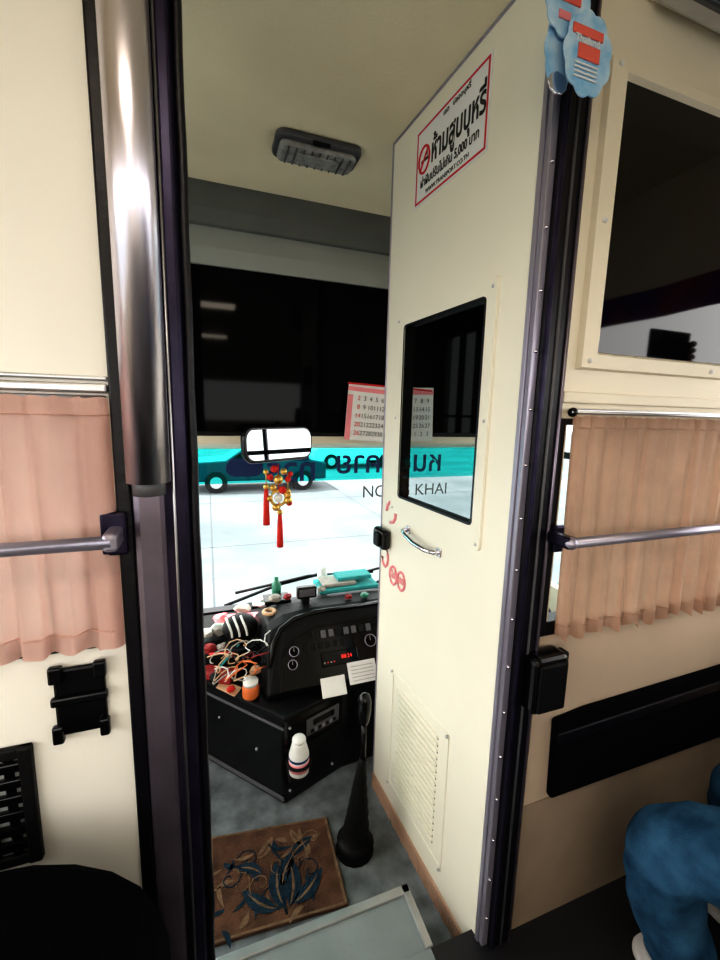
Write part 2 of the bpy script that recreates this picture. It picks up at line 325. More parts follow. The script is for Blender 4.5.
# ---------------------------------------------------------------- calendar, mirror, ornament
ca=E('wall_calendar')
def page(name,x0,x1,z0,z1,y,seed,tilt=0.0):
    P=E(name,ca,Matrix.Translation((x0,y,z1))@Matrix.Rotation(tilt,4,'Y'))
    w=x1-x0;h=z1-z0
    box('sheet',(0,w,0,0.003,-h,0),'paper',P)
    box('header',(0.0,w,-0.0012,0,-h*0.13,-0.012),'pink',P)
    box('red_side',(0.0,0.022,-0.0010,0,-h,-h*0.2),'pink',P)
    for r in range(5):
        for c in range(5):
            text('d%d%d'%(r,c),str((r*6+c+seed)%30+1),0.026,(0.03+(c+0.7)*(w-.03)/5.6,-0.0015,-h*0.25-r*h*0.155),(math.radians(90),0,0),'red' if c==0 else 'grey2',P,ext=0)
page('page_a',0.535,0.71,1.235,1.460,1.625,1,0.07)
page('page_b',0.72,0.915,1.225,1.450,1.622,4,-0.03)
tube('binding',[(0.53+i*0.0092,1.622,1.459-0.0004*i) for i in range(42)],0.004,'red',ca,seg=6)
mi=E('rear_view_mirror')
mh=E('head',mi,Matrix.Translation((0.253,1.565,1.222))@Matrix.Rotation(math.radians(33),4,'Z')@Matrix.Rotation(math.radians(-3),4,'X'))
prism('housing',roundrect(0.335,0.130,0.045),'y',-0.002,0.018,'blackp',mh,0.006)
prism('mirror_face',roundrect(0.312,0.108,0.036),'y',-0.0045,-0.002,'mirror',mh)
tube('mirror_stalk',[(0.258,1.58,1.23),(0.258,1.645,1.27),(0.258,1.657,1.30)],0.008,'blackp',mi)
orn=E('hanging_charm')
ox=-0.008
tube('cord',[(0.25+ox,1.555,1.15),(0.25+ox,1.552,0.98)],0.002,'redt',orn,seg=6)
for i,(x,z,r) in enumerate([(0.235,1.13,.014),(0.27,1.12,.013),(0.22,1.10,.012),(0.25,1.09,.018),(0.285,1.09,.012),(0.23,1.06,.013),(0.265,1.05,.015),(.205,1.12,.01),(.295,1.11,.01),(.215,1.02,.012),(.29,1.0,.012),(.24,.985,.014)]):
    ball('bead_%d'%i,(x+ox,1.552,z),r,'gold' if i%2 else 'redt',orn)
tube('coin_ring',[(0.25+ox+0.028*math.cos(t*math.pi/10),1.552,1.02+0.028*math.sin(t*math.pi/10)) for t in range(20)],0.006,'gold',orn,seg=8,closed=True)
ball('lantern',(0.25+ox,1.552,1.02),0.016,'paper',orn); ball('coin',(0.285+ox,1.552,1.03),0.013,'gold',orn,(1,.3,1))
for k,(x,z0,z1) in enumerate(((0.197,1.07,0.92),(0.247,0.97,0.83),(0.277,1.05,0.93))):
    tube('tassel_cord_%d'%k,[(x,1.552,z0+.06),(x,1.552,z0)],0.002,'gold',orn,seg=6)
    ball('tassel_knot_%d'%k,(x,1.552,z0-0.005),0.011,'gold',orn)
    if k<2: tube('tassel_%d'%k,[(x,1.552,z0-.01),(x,1.552,z0-0.05),(x,1.552,z1)],0.01,'redt',orn,seg=8,rs=[0.007,0.010,0.013])
    else: ball('bell',(x,1.552,z0-0.04),0.016,'gold',orn)

# ---------------------------------------------------------------- dashboard / console
db=E('dashboard')
prism('lower_cabinet',[(-0.04,1.54),(0.21,1.255),(0.44,1.34),(0.66,1.36),(0.66,1.895),(-0.9,1.895),(-0.9,1.62),(-0.10,1.60)],'z',0.0,0.335,'blackp',db,0.012)
prism('cabinet_lip',[(-0.05,1.545),(0.21,1.243),(0.45,1.33),(0.67,1.35),(0.67,1.42),(0.2,1.40),(-0.02,1.62),(-0.10,1.62)],'z',0.325,0.345,'blackm',db,0.006)
box('kick_plate',(0.66,1.40,1.80,1.895,0.0,0.33),'blackm',db)
prism('dash_tray',[(1.58,0.335),(1.60,0.40),(1.68,0.415),(1.895,0.43),(1.895,0.33)],'x',-0.9,1.40,'blackm',db,0.008)
prof=[(1.345,0.345),(1.335,0.375),(1.465,0.540),(1.49,0.562),(1.53,0.573),(1.62,0.565),(1.74,0.52),(1.78,0.42),(1.78,0.345)]
v=[];f=[];xs=[(0.15,-0.24),(0.165,-0.18),(0.20,-0.10),(0.25,-0.04),(0.32,0.0),(0.40,0.02),(0.66,0.02),(1.15,0.02),(1.20,-0.02)]
for x,b in xs:
    for (y,z) in prof:
        s=1.0 if 0.16<x<1.18 else 0.9
        v.append((x+ (0.12*(z-0.345) if x<0.21 else 0),1.56+(y-1.56)*s+(0.04 if x<0.16 else 0),0.345+(z-0.345)*(s)*(1+b)))
n=len(prof)
for i in range(len(xs)-1):
    for j in range(n): f.append([i*n+j,i*n+(j+1)%n,(i+1)*n+(j+1)%n,(i+1)*n+j])
f.append(list(range(n))); f.append([(len(xs)-1)*n+j for j in range(n)])
obj('binnacle',mesh('binn',v,f),'blackm',db,0.012,seg=3)
tube('binnacle_hood_bead',[(0.185,1.40,0.43),(0.20,1.44,0.495),(0.235,1.475,0.535),(0.29,1.492,0.560),(0.37,1.498,0.572),(0.66,1.498,0.574)],0.009,'blackp',db,seg=10)
slope=math.atan2(0.165,0.13)
FS=E('fascia',db,Matrix.Translation((0.205,1.326,0.378))@Matrix.Rotation(slope,4,'X'))
prism('panel',[(0.0,0.0),(0.42,0.0),(0.42,0.205),(0.15,0.198),(0.07,0.170),(0.02,0.11)],'z',0.0,0.010,'blackp',FS,0.004)
for i in range(8): box('rocker_%d'%i,(0.14+i*0.03,0.160+i*0.03,0.155,0.183,0.010,0.016),'grey2' if i%3 else 'blackm',FS,0.003)
for i in range(6): box('rocker_low_%d'%i,(0.10+i*0.028,0.118+i*0.028,0.12,0.142,0.010,0.014),'blackm',FS,0.003)
for i,(x,y,r) in enumerate([(0.065,0.125,.017),(0.055,0.082,.016),(0.36,0.12,.022)]):
    tube('gauge_rim_%d'%i,[(x+r*math.cos(t*math.pi/12),y+r*math.sin(t*math.pi/12),0.012) for t in range(24)],0.0016,'railg',FS,seg=6,closed=True)
    disc('gauge_face_%d'%i,(x,y,0.010),r,0.003,'z','blackgl',FS)
    box('needle_%d'%i,(x-.001,x+.001,y,y+r*.8,0.0115,0.0125),'dirty',FS)
box('head_unit',(0.16,0.30,0.055,0.105,0.010,0.016),'blackgl',FS,0.003)
text('led','88:24',0.019,(0.255,0.08,0.0168),(0,0,0),'redled',FS)
for i in range(4): disc('indicator_%d'%i,(0.17+i*.012,0.068,0.017),0.003,0.003,'z','red' if i%2 else 'dirty',FS,seg=10)
box('notepad_a',(0.145,0.235,-0.045,0.02,0.012,0.018),'paper',FS,0.002); box('notepad_b',(0.25,0.36,-0.02,0.055,0.014,0.020),'paper',FS,0.002)
for i in range(5): box('notepad_line_%d'%i,(0.262,0.348,-0.01+i*.012,-0.008+i*.012,0.020,0.0204),'dirty',FS)
ang=math.atan2(0.085,0.23)
CF=E('centre_face',db,Matrix.Translation((0.21,1.255,0))@Matrix.Rotation(ang,4,'Z'))
box('radio',(0.085,0.225,-0.008,0,0.225,0.29),'grey2',CF,0.004)
box('radio_display',(0.11,0.20,-0.011,-0.008,0.260,0.281),'blackgl',CF,0.002)
for i in range(7): box('radio_key_%d'%i,(0.10+i*.016,0.111+i*.016,-0.012,-0.008,0.235,0.247),'railg' if i%2 else 'blackm',CF,0.001)
box('ash_drawer',(0.08,0.22,-0.006,0,0.12,0.20),'blackm',CF,0.004)
for x,z in((.02,.29),(.02,.05),(.2,.05)): ball('cab_screw',(x,-0.002,z),0.005,'alu',CF)
LF=E('side_face',db,Matrix.Translation((0.21,1.255,0))@Matrix.Rotation(math.atan2(0.285,-0.25),4,'Z'))
boxes('edge_strip',[(0.0,0.37,0.0,0.006,0.290,0.300),(0.0,0.37,0,0.006,0.02,0.035)],'grey2',LF,0.002)
ball('side_screw',(0.12,0.004,0.17),0.006,'alu',LF); ball('side_screw_b',(0.30,0.004,0.22),0.005,'alu',LF)
ch=E('drink_bottle')
bx,by,bz=0.250,1.208,0.035
tube('holder_ring',[(bx+0.038*math.cos(t*math.pi/10),by+0.038*math.sin(t*math.pi/10),0.17+bz) for t in range(20)],0.005,'blackm',ch,seg=8,closed=True)
box('holder_base',(bx-.035,bx+.035,by-.02,by+.04,0.115+bz,0.125+bz),'blackm',ch,0.003)
tube('bottle',[(bx,by,0.128+bz),(bx,by,0.135+bz),(bx,by,0.20+bz),(bx,by,0.215+bz),(bx,by,0.235+bz),(bx,by,0.245+bz)],0.03,'paper',ch,seg=20,rs=[.026,.033,.033,.029,.024,.022])
tube('label',[(bx,by,0.150+bz),(bx,by,0.180+bz)],0.0338,'pink',ch,seg=20); tube('label_band',[(bx,by,0.186+bz),(bx,by,0.194+bz)],0.0338,'navyink',ch,seg=20)
ball('cap',(bx,by,0.25+bz),0.023,'white',ch,(1,1,.6))
# clutter
stc=E('striped_cap')
ball('crown',(0.10,1.64,0.480),0.070,'blackm',stc,(1.0,0.9,0.75))
for i in range(3): tube('stripe_%d'%i,[(0.10-0.045+i*0.028+0.01*math.cos(t),1.64-0.067*math.cos(t*0.5),0.475+0.058*math.sin(t*.5)) for t in [k*0.4 for k in range(8)]],0.005,'paper',stc,seg=6)
prism('brim',[(0.04,1.60),(0.03,1.55),(0.08,1.52),(0.14,1.53),(0.16,1.59),(0.10,1.61)],'z',0.440,0.447,'blackm',stc,0.002)
rb=E('red_pouch')
prism('pouch',[(-0.06,1.54),(0.05,1.46),(0.08,1.53),(-0.03,1.59)],'z',0.347,0.378,'redd',rb,0.01)
prism('pouch_flap',[(-0.0,1.47),(0.06,1.40),(0.09,1.44),(0.02,1.52)],'z',0.346,0.349,'cable',rb,0.001)
cb=E('cable_bundle')
for k in range(14):
    pts=[]
    x0=random.uniform(-0.02,0.09);y0=random.uniform(1.44,1.58)
    for t in range(14): pts.append((x0+0.009*t+0.02*math.sin(t*.9+k),y0-0.004*t+0.03*math.sin(t*.7+k*1.3),0.395+0.010*math.sin(t*1.1+k)+0.004*k+(0.006*t if k%2 else 0)))
    tube('cable_%d'%k,pts,0.0024,['cable','orange','dirty','redd','cable','blackp','paper'][k%7],cb,seg=6)
cp=E('snack_jar')
tube('jar',[(0.115,1.385,0.347),(0.115,1.385,0.352),(0.115,1.385,0.385),(0.115,1.385,0.395)],0.03,'orange',cp,seg=20,rs=[.024,.029,.029,.024])
tube('jar_lid',[(0.115,1.385,0.395),(0.115,1.385,0.41)],0.026,'paper',cp,seg=20)
pc=E('dashboard_clutter')
for i,(x,y,z,r,m) in enumerate([(0.03,1.60,.43,.020,'dirty'),(-0.02,1.60,.43,.022,'redd'),(0.17,1.57,.44,.02,'blackm'),(0.02,1.70,.45,.03,'dirty'),(-.04,1.68,.45,.03,'paper'),(0.0,1.50,.370,.020,'blackm'),(0.14,1.47,.39,.020,'cable'),(.05,1.43,.360,.014,'redt'),(0.24,1.66,.575,.022,'dirty'),(.29,1.64,.585,.016,'redd'),(.44,1.66,.59,.018,'dirty'),(.03,1.78,.46,.028,'pink'),(.12,1.80,.48,.03,'dirty'),(.20,1.80,.50,.03,'paper'),(.53,1.56,.588,.014,'redd'),(.60,1.55,.59,.016,'green')]):
    crumple('wrapper_%d'%i,(x,y,z),r,m,pc,(1.2,1,.8),i)
tube('pen',[(-.02,1.56,.43),(.08,1.53,.44)],0.004,'red',pc,seg=8); tube('pen_b',[(.0,1.50,.39),(.09,1.56,.45)],0.004,'teal',pc,seg=8)
tube('small_bottle',[(0.26,1.74,.53),(0.26,1.74,.60),(0.26,1.74,.615),(.26,1.74,.635)],.02,'green',pc,rs=[.02,.02,.01,.009]); tube('spray_can',[(0.48,1.80,.50),(.48,1.80,.63),(.48,1.80,.65)],.02,'paper',pc,rs=[.022,.022,.012])
tube('tape_roll',[(0.21+.022*math.cos(t*math.pi/8),1.60+.022*math.sin(t*math.pi/8),.548) for t in range(16)],0.008,'cable',pc,seg=8,closed=True)
boxes('pen_tray',[(0.20,0.31,1.66,1.74,0.545,0.562)],'blackp',pc,0.004)
ph=E('dash_camera'); box('unit',(0.32,0.40,1.58,1.61,0.592,0.640),'blackp',ph,0.006); box('foot',(0.34,0.37,1.58,1.63,0.568,0.60),'blackm',ph,0.004); box('unit_screen',(0.328,0.392,1.577,1.581,0.602,0.633),'grey2',ph,0.001)
tw=E('folded_towel')
box('fold_a',(0.43,0.70,1.64,1.78,0.570,0.590),'teal',tw,0.007,seg=3); box('fold_b',(0.45,0.60,1.66,1.77,0.590,0.606),'dirty',tw,0.006,seg=3); box('fold_c',(0.52,0.68,1.68,1.76,0.604,0.622),'teal',tw,0.006,seg=3)
pp=E('paper_stack')
for i in range(5): prism('sheet_%d'%i,[(x+0.01*i,y) for x,y in ((0.0-.05*(i%2),1.70),(0.16,1.68+.01*i),(0.18,1.80),(0.02,1.82))],'z',0.436+i*.004,0.438+i*.004,'paper' if i%2 else 'pink',pp)
nb=E('notebook'); box('cover',(-0.30,-0.08,1.68,1.83,0.432,0.445),'redt',nb,0.004); box('pages',(-0.295,-0.085,1.678,1.825,0.445,0.455),'paper',nb)
wp=E('windshield_wiper')
tube('arm',[(0.05,1.98,0.42),(0.30,1.97,0.50),(0.50,1.97,0.53)],0.008,'blackm',wp,seg=8)
tube('blade',[(0.10,1.965,0.485),(0.45,1.955,0.535),(0.80,1.965,0.515)],0.007,'blackm',wp,seg=8)
wp2=E('windshield_wiper.001')
tube('arm',[(0.75,1.98,0.42),(0.98,1.97,0.50),(1.15,1.97,0.53)],0.008,'blackm',wp2,seg=8)
tube('blade',[(0.62,1.965,0.50),(1.0,1.955,0.56),(1.35,1.965,0.55)],0.007,'blackm',wp2,seg=8)
sw=E('steering_wheel',None,Matrix.Translation((0.98,1.13,0.62))@Matrix.Rotation(math.radians(35),4,'X'))
tube('rim',[(0.19*math.cos(t*math.pi/24),0.19*math.sin(t*math.pi/24),0) for t in range(48)],0.014,'blackm',sw,seg=10,closed=True)
for k in range(4):
    aa=math.pi/4+k*math.pi/2; tube('spoke_%d'%k,[(0,0,-0.02),(0.19*math.cos(aa),0.19*math.sin(aa),0)],0.011,'blackm',sw,seg=8)
disc('hub',(0,0,-0.015),0.05,0.04,'z','blackp',sw); tube('column',[(0,0,-0.02),(0,0.02,-0.30)],0.03,'blackm',sw)

# gear lever
gl=E('gear_lever')
gx,gy=0.412,1.045
zs=[0,0.03,0.045,0.09,0.13,0.17,0.21,0.25,0.28,0.31]
rs=[0.060,0.058,0.045,0.039,0.034,0.029,0.024,0.019,0.015,0.012]
pts=[];rr=[]
for i in range(len(zs)-1):
    pts+= [(gx-0.02+0.02*zs[i]/.33,gy,zs[i]),(gx-0.02+0.02*zs[i]/.33,gy,(zs[i]+zs[i+1])/2)]; rr+=[rs[i],rs[i]*0.86]
pts.append((gx,gy,0.31)); rr.append(0.011)
tube('gaiter',pts,0,'blackm',gl,seg=16,rs=rr)
tube('shaft',[(gx,gy,0.30),(gx,gy,0.44)],0.0085,'blackp',gl)
tube('knob',[(gx,gy,0.425),(gx,gy,0.44),(gx,gy,0.475),(gx,gy,0.505),(gx,gy,0.52),(gx,gy,0.527)],0.02,'blackp',gl,rs=[.010,.016,.020,.020,.015,.006])
# floor mat
fm=E('floor_mat')
mp=[(-0.035,1.215),(0.335,1.165),(0.325,0.900),(-0.035,0.925)]
prism('rug',mp,'z',0.0,0.010,'brown',fm,0.003)
def inset(k):
    cxm=sum(p[0] for p in mp)/4; cym=sum(p[1] for p in mp)/4
    return [(cxm+(p[0]-cxm)*k,cym+(p[1]-cym)*k) for p in mp]
oa,ob=inset(0.985),inset(0.94)
obj('rug_border',mesh('rb',[(x,y,0.0106) for x,y in oa]+[(x,y,0.0106) for x,y in ob],[[i,(i+1)%4,4+(i+1)%4,4+i] for i in range(4)]),'mattan',fm)
def leaf(c,ang,l,w,m,i,z=0.0115,curl=0.0):
    pts=[];N=12
    def bend(t,o): return (t*l-o*math.sin(curl*t),curl*0.5*l*t*t+o)
    for k in range(N+1):
        t=k/N; pts.append(bend(t,w*math.sin(math.pi*t)**0.8*(1-0.35*t)))
    for k in range(N-1,0,-1):
        t=k/N; pts.append(bend(t,-w*math.sin(math.pi*t)**0.8*(1-0.35*t)))
    ca_,sa=math.cos(ang),math.sin(ang)
    v=[(c[0]+x*ca_-y*sa,c[1]+x*sa+y*ca_,z) for x,y in pts]
    obj('leaf_%d'%i,mesh('leaf',v,[list(range(len(v)))]),m,fm)
rl=random.Random(11)
lv=[(0.16,0.945,2.0,.12,.026,'matteal'),(0.17,0.945,1.0,.12,.024,'matteal'),(0.14,0.95,2.8,.11,.022,'matteal'),(0.18,0.95,0.2,.11,.022,'matteal'),(0.16,1.00,1.4,.10,.020,'matteal'),(0.11,1.05,2.2,.08,.018,'matteal'),(0.20,1.07,.9,.08,.018,'matteal'),(0.10,1.10,.4,.07,.016,'mattan'),(0.24,1.10,2.4,.06,.014,'mattan')]
for i,(x,y,an,l,w,m) in enumerate(lv):
    leaf((x,y),an,l,w,m,i,0.0120,0.8 if i%2 else -0.8); leaf((x+.004*math.cos(an),y+.004*math.sin(an)),an,l*.8,w*.18,'brown' if m=='mattan' else 'mattan',100+i,0.0123,0.8 if i%2 else -0.8)
k=10
for gx2 in range(7):
    for gy2 in range(5):
        x=-0.005+gx2*0.05+rl.uniform(-.015,.015); y=0.945+gy2*0.052+rl.uniform(-.015,.015)
        if x>0.28: continue
        leaf((x,min(y,1.12)),rl.uniform(0,6.28),rl.uniform(.030,.050),rl.uniform(.004,.009),rl.choice(['mattan','matteal','matteal','mattan']),k,0.0112+0.0001*(k%5),rl.choice([-1.6,1.6,2.2])); k+=1
for q in range(10):
    cx0,cy0=0.02+0.028*q,0.97+0.15*rl.random()
    tube('swirl_%d'%q,[(cx0+0.0036*t*math.cos(t*.7+q),cy0+0.0036*t*math.sin(t*.7+q),0.0108) for t in range(1,11)],0.0020,'mattan' if q%2 else 'matteal',fm,seg=5)
tube('stem',[(0.16,0.93,0.0115),(0.15,1.0,0.0115),(0.17,1.07,0.0115),(0.14,1.13,0.0115)],0.003,'matteal',fm,seg=6)
# entry ledge
st=E('entry_step')
box('tread',(-0.02,0.45,0.68,0.81,0.0,0.118),'stepg',st)
boxes('nosing',[(-0.02,0.458,0.798,0.820,0.105,0.124),(0.437,0.458,0.68,0.820,0.105,0.124),(-0.02,0.458,0.812,0.818,0.0,0.11)],'alu',st,0.004)
boxes('sill_plate',[(-0.02,0.45,0.60,0.68,0.118,0.123)],'stepg',st,0.002)

# ---------------------------------------------------------------- curtains
def curtain(name,x0,x1,z0,z1,y,folds,m,amp=0.012,flare=0.0,hem=0.003):
    P=E(name); nx,nz=240,40; v=[];f=[]
    ph=[random.uniform(-.5,.5) for _ in range(40)]
    def Y(u,t,am): return y+am*(math.sin(u*folds*2*math.pi+1.3*math.sin(u*9+ph[0])+0.9*t*math.sin(u*13+ph[2]))+0.35*math.sin(u*folds*4.3*math.pi+ph[1]))
    for j in range(nz+1):
        t=j/nz; z=z1+(z0-z1)*t
        am=amp*(0.55+0.6*t) * (0.4 if 0.03<t<0.07 else 1)
        for i in range(nx+1):
            u=i/nx; x=x0+(x1-x0)*u
            hz=hem*math.sin(u*folds*2*math.pi*1.3+1)*(max(0,t-.85)/.15)
            v.append((x+flare*t*(u-1)+0.003*math.sin(u*folds*6.28*1.5),Y(u,t,am),z+hz+ (0.0012*math.sin(u*folds*12) if t==0 else 0)))
    for j in range(nz):
        for i in range(nx):
            k=j*(nx+1)+i; f.append([k,k+1,k+nx+2,k+nx+1])
    obj('cloth',mesh(name,v,f),m,P,smooth=True)
    for zz in (z1-0.022,z0+0.028):
        t=(z1-zz)/(z1-z0); am=amp*(0.55+0.6*t)
        tube('seam',[(x0+(x1-x0)*u+flare*t*(u-1),Y(u,t,am)-0.0015,zz) for u in [q/200 for q in range(201)]],0.0012,m,P,seg=5)
    return P
curtain('window_curtain',-0.80,-0.122,1.004,1.352,0.634,15,'curtL',0.006,hem=0.0018)
curtain('window_curtain.001',0.664,1.46,0.880,1.345,0.630,17,'curtR',0.008,flare=-0.014,hem=0.006)
ct=E('curtain_rail'); box('track',(-0.80,-0.122,0.640,0.65,1.358,1.370),'alu',ct,0.003); tube('wire',[(-0.8,0.645,1.352),(-0.125,0.645,1.352)],0.003,'alu',ct,seg=8)
ct2=E('curtain_rail.001'); box('track',(0.665,1.46,0.640,0.65,1.350,1.360),'alu',ct2,0.003)
tube('wire',[(0.645,0.618,1.352),(1.46,0.618,1.352)],0.003,'alu',ct2,seg=8)
ball('rail_end',(0.652,0.622,1.352),0.009,'blackp',ct2)
gr=E('grab_rail'); tube('bar',[(-0.80,0.592,1.170),(-0.120,0.592,1.170)],0.0085,'railg',gr,seg=20)
box('bracket_plate',(-0.140,-0.108,0.628,0.642,1.14,1.20),'navy',gr,0.004); box('bracket_arm',(-0.130,-0.112,0.585,0.632,1.158,1.182),'railg',gr,0.005)
gr2=E('grab_rail.001'); tube('bar',[(0.636,0.580,1.108),(1.46,0.580,1.108)],0.010,'railg',gr2,seg=20)
box('bracket_plate',(0.640,0.664,0.622,0.637,1.075,1.13),'navy',gr2,0.004); box('bracket_arm',(0.624,0.648,0.575,0.630,1.097,1.120),'navy',gr2,0.005); ball('bar_end',(0.636,0.580,1.108),0.0125,'railg',gr2)
def pw(name,x0,x1,z0,z1):
    P=E(name)
    box('pane',(x0,x1,0.664,0.667,z0,z1),'glass',P)
    boxes('frame',[(x0-.02,x0+.000,0.646,0.683,z0-.02,z1+.005),(x1-.012,x1+.02,0.646,0.683,z0-.02,z1+.005),(x0,x1,0.646,0.683,z0-.02,z0+.012),(x0,x1,0.646,0.683,z1-.008,z1+.005)],'black',P,0.002)
pw('window_2',-0.75,-0.16,1.02,1.335); pw('window_3',0.664,1.42,0.90,1.335)
boxes('trim_1',[(0.648,1.50,0.643,0.65,1.370,1.392)],'cream',None,0.003)
boxes('trim_2',[(XL,-0.122,0.644,0.65,1.374,1.380)],'alu',None,0.002)
bk=E('cup_bracket')
boxes('plate',[(-0.214,-0.150,0.642,0.65,0.875,0.978)],'blackp',bk,0.004)
boxes('clips',[(-0.217,-0.200,0.634,0.645,0.960,0.985),(-0.163,-0.147,0.634,0.645,0.960,0.985),(-0.218,-0.204,0.634,0.645,0.868,0.895),(-0.160,-0.147,0.634,0.645,0.868,0.895),(-0.217,-0.147,0.635,0.645,0.925,0.938)],'blackp',bk,0.003)
gv=E('speaker_grille')
boxes('frame',[(-0.52,-0.245,0.640,0.65,0.685,0.702),(-0.52,-0.245,0.640,0.65,0.855,0.872),(-0.262,-0.245,0.638,0.65,0.685,0.872),(-0.52,-0.50,0.640,0.65,0.685,0.872)],'blackm',gv,0.003)
boxes('holes_backing',[(-0.5,-0.262,0.6465,0.6495,0.70,0.856)],'lgrey',gv)
boxes('bars',[(-0.50,-0.26,0.638,0.6465,0.712+i*.025,0.726+i*.025) for i in range(6)]+[(-0.48+i*.025,-0.468+i*.025,0.641,0.6465,0.70,0.86) for i in range(9)],'blackp',gv,0.002)
lb=E('door_stop_box'); box('case',(0.602,0.690,0.598,0.65,0.735,0.862),'blackp',lb,0.014,seg=3); box('cap',(0.610,0.680,0.592,0.60,0.745,0.85),'blackm',lb,0.006); box('tab',(0.690,0.71,0.62,0.645,0.745,0.85),'blackm',lb,0.004)
mg=E('magazine_pocket')
prism('pocket',[(0.715,0.475),(0.708,0.675),(0.80,0.685),(1.48,0.70),(1.48,0.475)],'y',0.632,0.65,'blackc',mg,0.006)
prism('pocket_lip',[(0.715,0.62),(0.711,0.645),(1.48,0.665),(1.48,0.64)],'y',0.627,0.635,'black',mg,0.003)
# TV
tv=E('television')
def ring(name,o,i,yo,yi,m,par):
    v=[(o[0],yo,o[2]),(o[1],yo,o[2]),(o[1],yo,o[3]),(o[0],yo,o[3]),(i[0],yi,i[2]),(i[1],yi,i[2]),(i[1],yi,i[3]),(i[0],yi,i[3])]
    return obj(name,mesh(name,v,[[k,(k+1)%4,4+(k+1)%4,4+k] for k in range(4)]),m,par)
ring('bezel_outer',(0.676,1.45,1.435,1.965),(0.679,1.447,1.438,1.962),0.65,0.638,'cream',tv)
ring('bezel_face',(0.679,1.447,1.438,1.962),(0.713,1.415,1.463,1.942),0.638,0.635,'cream',tv)
ring('bezel_inner',(0.713,1.415,1.463,1.942),(0.719,1.409,1.469,1.936),0.635,0.645,'cream',tv)
box('screen',(0.719,1.409,0.643,0.648,1.469,1.936),'tvgl',tv)
for i,(x,z) in enumerate(((0.696,1.451),(0.696,1.952),(0.696,1.70),(1.05,1.450))): ball('screw_%d'%i,(x,0.636,z),0.005,'paper',tv)
vd=E('air_vent')
prism('duct',[(0.65,2.075),(0.50,2.085),(0.30,2.16),(0.65,2.16)],'x',0.72,XR,'cream',vd,0.004)
box('vent_plate',(0.76,1.0,0.525,0.635,2.058,2.078),'alu',vd,0.006); boxes('vent_fins',[(0.795,0.965,0.55+i*.015,0.557+i*.015,2.052,2.060) for i in range(4)],'grey2',vd)

# hanging blue cards
hc=E('hanging_name_tag')
def scallop(cx,cz,rx,rz,y,m,name,n=9):
    pts=[]
    for k in range(72):
        t=2*math.pi*k/72; r=1+0.10*abs(math.sin(n*t/2))
        pts.append((cx+rx*r*math.cos(t),cz+rz*r*math.sin(t)))
    prism(name,pts,'y',y,y+0.003,m,hc,0.001)
scallop(0.530,1.955,0.040,0.042,0.590,'bluecard','tag_upper')
scallop(0.567,1.892,0.044,0.054,0.580,'bluecard','tag_lower')
scallop(0.530,1.900,0.028,0.050,0.598,'bluecard','tag_back')
scallop(0.526,1.852,0.017,0.014,0.594,'chrome','tag_clip')
for nm,b in (('a',(0.512,0.552,0.588,0.590,1.955,1.968)),('b',(0.532,0.592,0.578,0.580,1.912,1.925)),('c',(0.545,0.588,0.578,0.580,1.882,1.902)),('d',(0.512,0.535,0.588,0.590,1.932,1.943))):
    box('tag_label_'+nm,b,'redcard' if nm!='d' else 'pink',hc,0.002)
for i in range(4): box('tag_line_%d'%i,(0.540,0.585,0.5775,0.5795,1.874-i*.006,1.876-i*.006),'white',hc)
text('tag_text','Thailand',0.014,(0.561,0.5775,1.906),(math.radians(90),0,0),'white',hc)
tube('tag_string',[(0.54,0.592,1.99),(0.56,0.62,2.12)],0.002,'paper',hc,seg=6)

# ---------------------------------------------------------------- added dark rounded mass for an undetermined dark shape
bg=E('dark_mass')
bp=[(-0.46,0.13),(-0.475,0.60)]+[(-0.275+0.20*math.cos(math.radians(180-k*15)),0.60+0.18*math.sin(math.radians(180-k*15))) for k in range(1,12)]+[(-0.072,0.60),(-0.068,0.45),(-0.08,0.13)]
prism('body',bp,'y',0.42,0.57,'blackc',bg,0.035,seg=5)
prism('front_bulge',[(-0.42,0.14),(-0.42,0.38),(-0.38,0.43),(-0.17,0.43),(-0.13,0.38),(-0.13,0.14)],'y',0.38,0.44,'blackc',bg,0.02,seg=3)
tube('top_loop',[(-0.32,0.50,0.76),(-0.31,0.50,0.79),(-0.26,0.50,0.79),(-0.25,0.50,0.76)],0.006,'black',bg,seg=8)

# ---------------------------------------------------------------- seated passenger
def skin(name,verts,edges,radii,m,par,sub=2):
    me=bpy.data.meshes.new(name); me.from_pydata(verts,edges,[]); o=obj(name,me,m,par)
    sk=o.modifiers.new('skin','SKIN'); sk.use_smooth_shade=True
    for i,r in enumerate(radii):
        d=me.skin_vertices[0].data[i]; d.radius=(r,r) if not isinstance(r,tuple) else r
    me.skin_vertices[0].data[0].use_root=True
    s=o.modifiers.new('sub','SUBSURF'); s.levels=sub; s.render_levels=sub
    return o
ps=E('seated_passenger')
px=1.07
V=[(px,0.02,0.61),(px-.09,0.05,0.61),(px-.14,0.25,0.59),(0.868,0.40,0.545),(0.838,0.465,0.495),(0.845,0.465,0.42),(0.875,0.44,0.30),(0.905,0.42,0.205),
   (px+.09,0.05,0.61),(px+.11,0.27,0.60),(px+.055,0.44,0.575),(px+.05,0.49,0.52),(px+.07,0.48,0.42),(px+.10,0.46,0.27),(px+.11,0.45,0.205)]
Ed=[(0,1),(1,2),(2,3),(3,4),(4,5),(5,6),(6,7),(0,8),(8,9),(9,10),(10,11),(11,12),(12,13),(13,14)]
Rr=[0.10,0.092,0.090,0.082,0.078,0.074,0.070,0.072,0.090,0.085,0.076,0.070,0.066,0.062,0.064]
jo=skin('jeans',V,Ed,Rr,'jean',ps,4)
tx_=bpy.data.textures.new('crease_cloud','CLOUDS'); tx_.noise_scale=0.06; tx_.noise_depth=1
dm=jo.modifiers.new('crease','DISPLACE'); dm.texture=tx_; dm.strength=0.014; dm.mid_level=0.5; dm.texture_coords='GLOBAL'
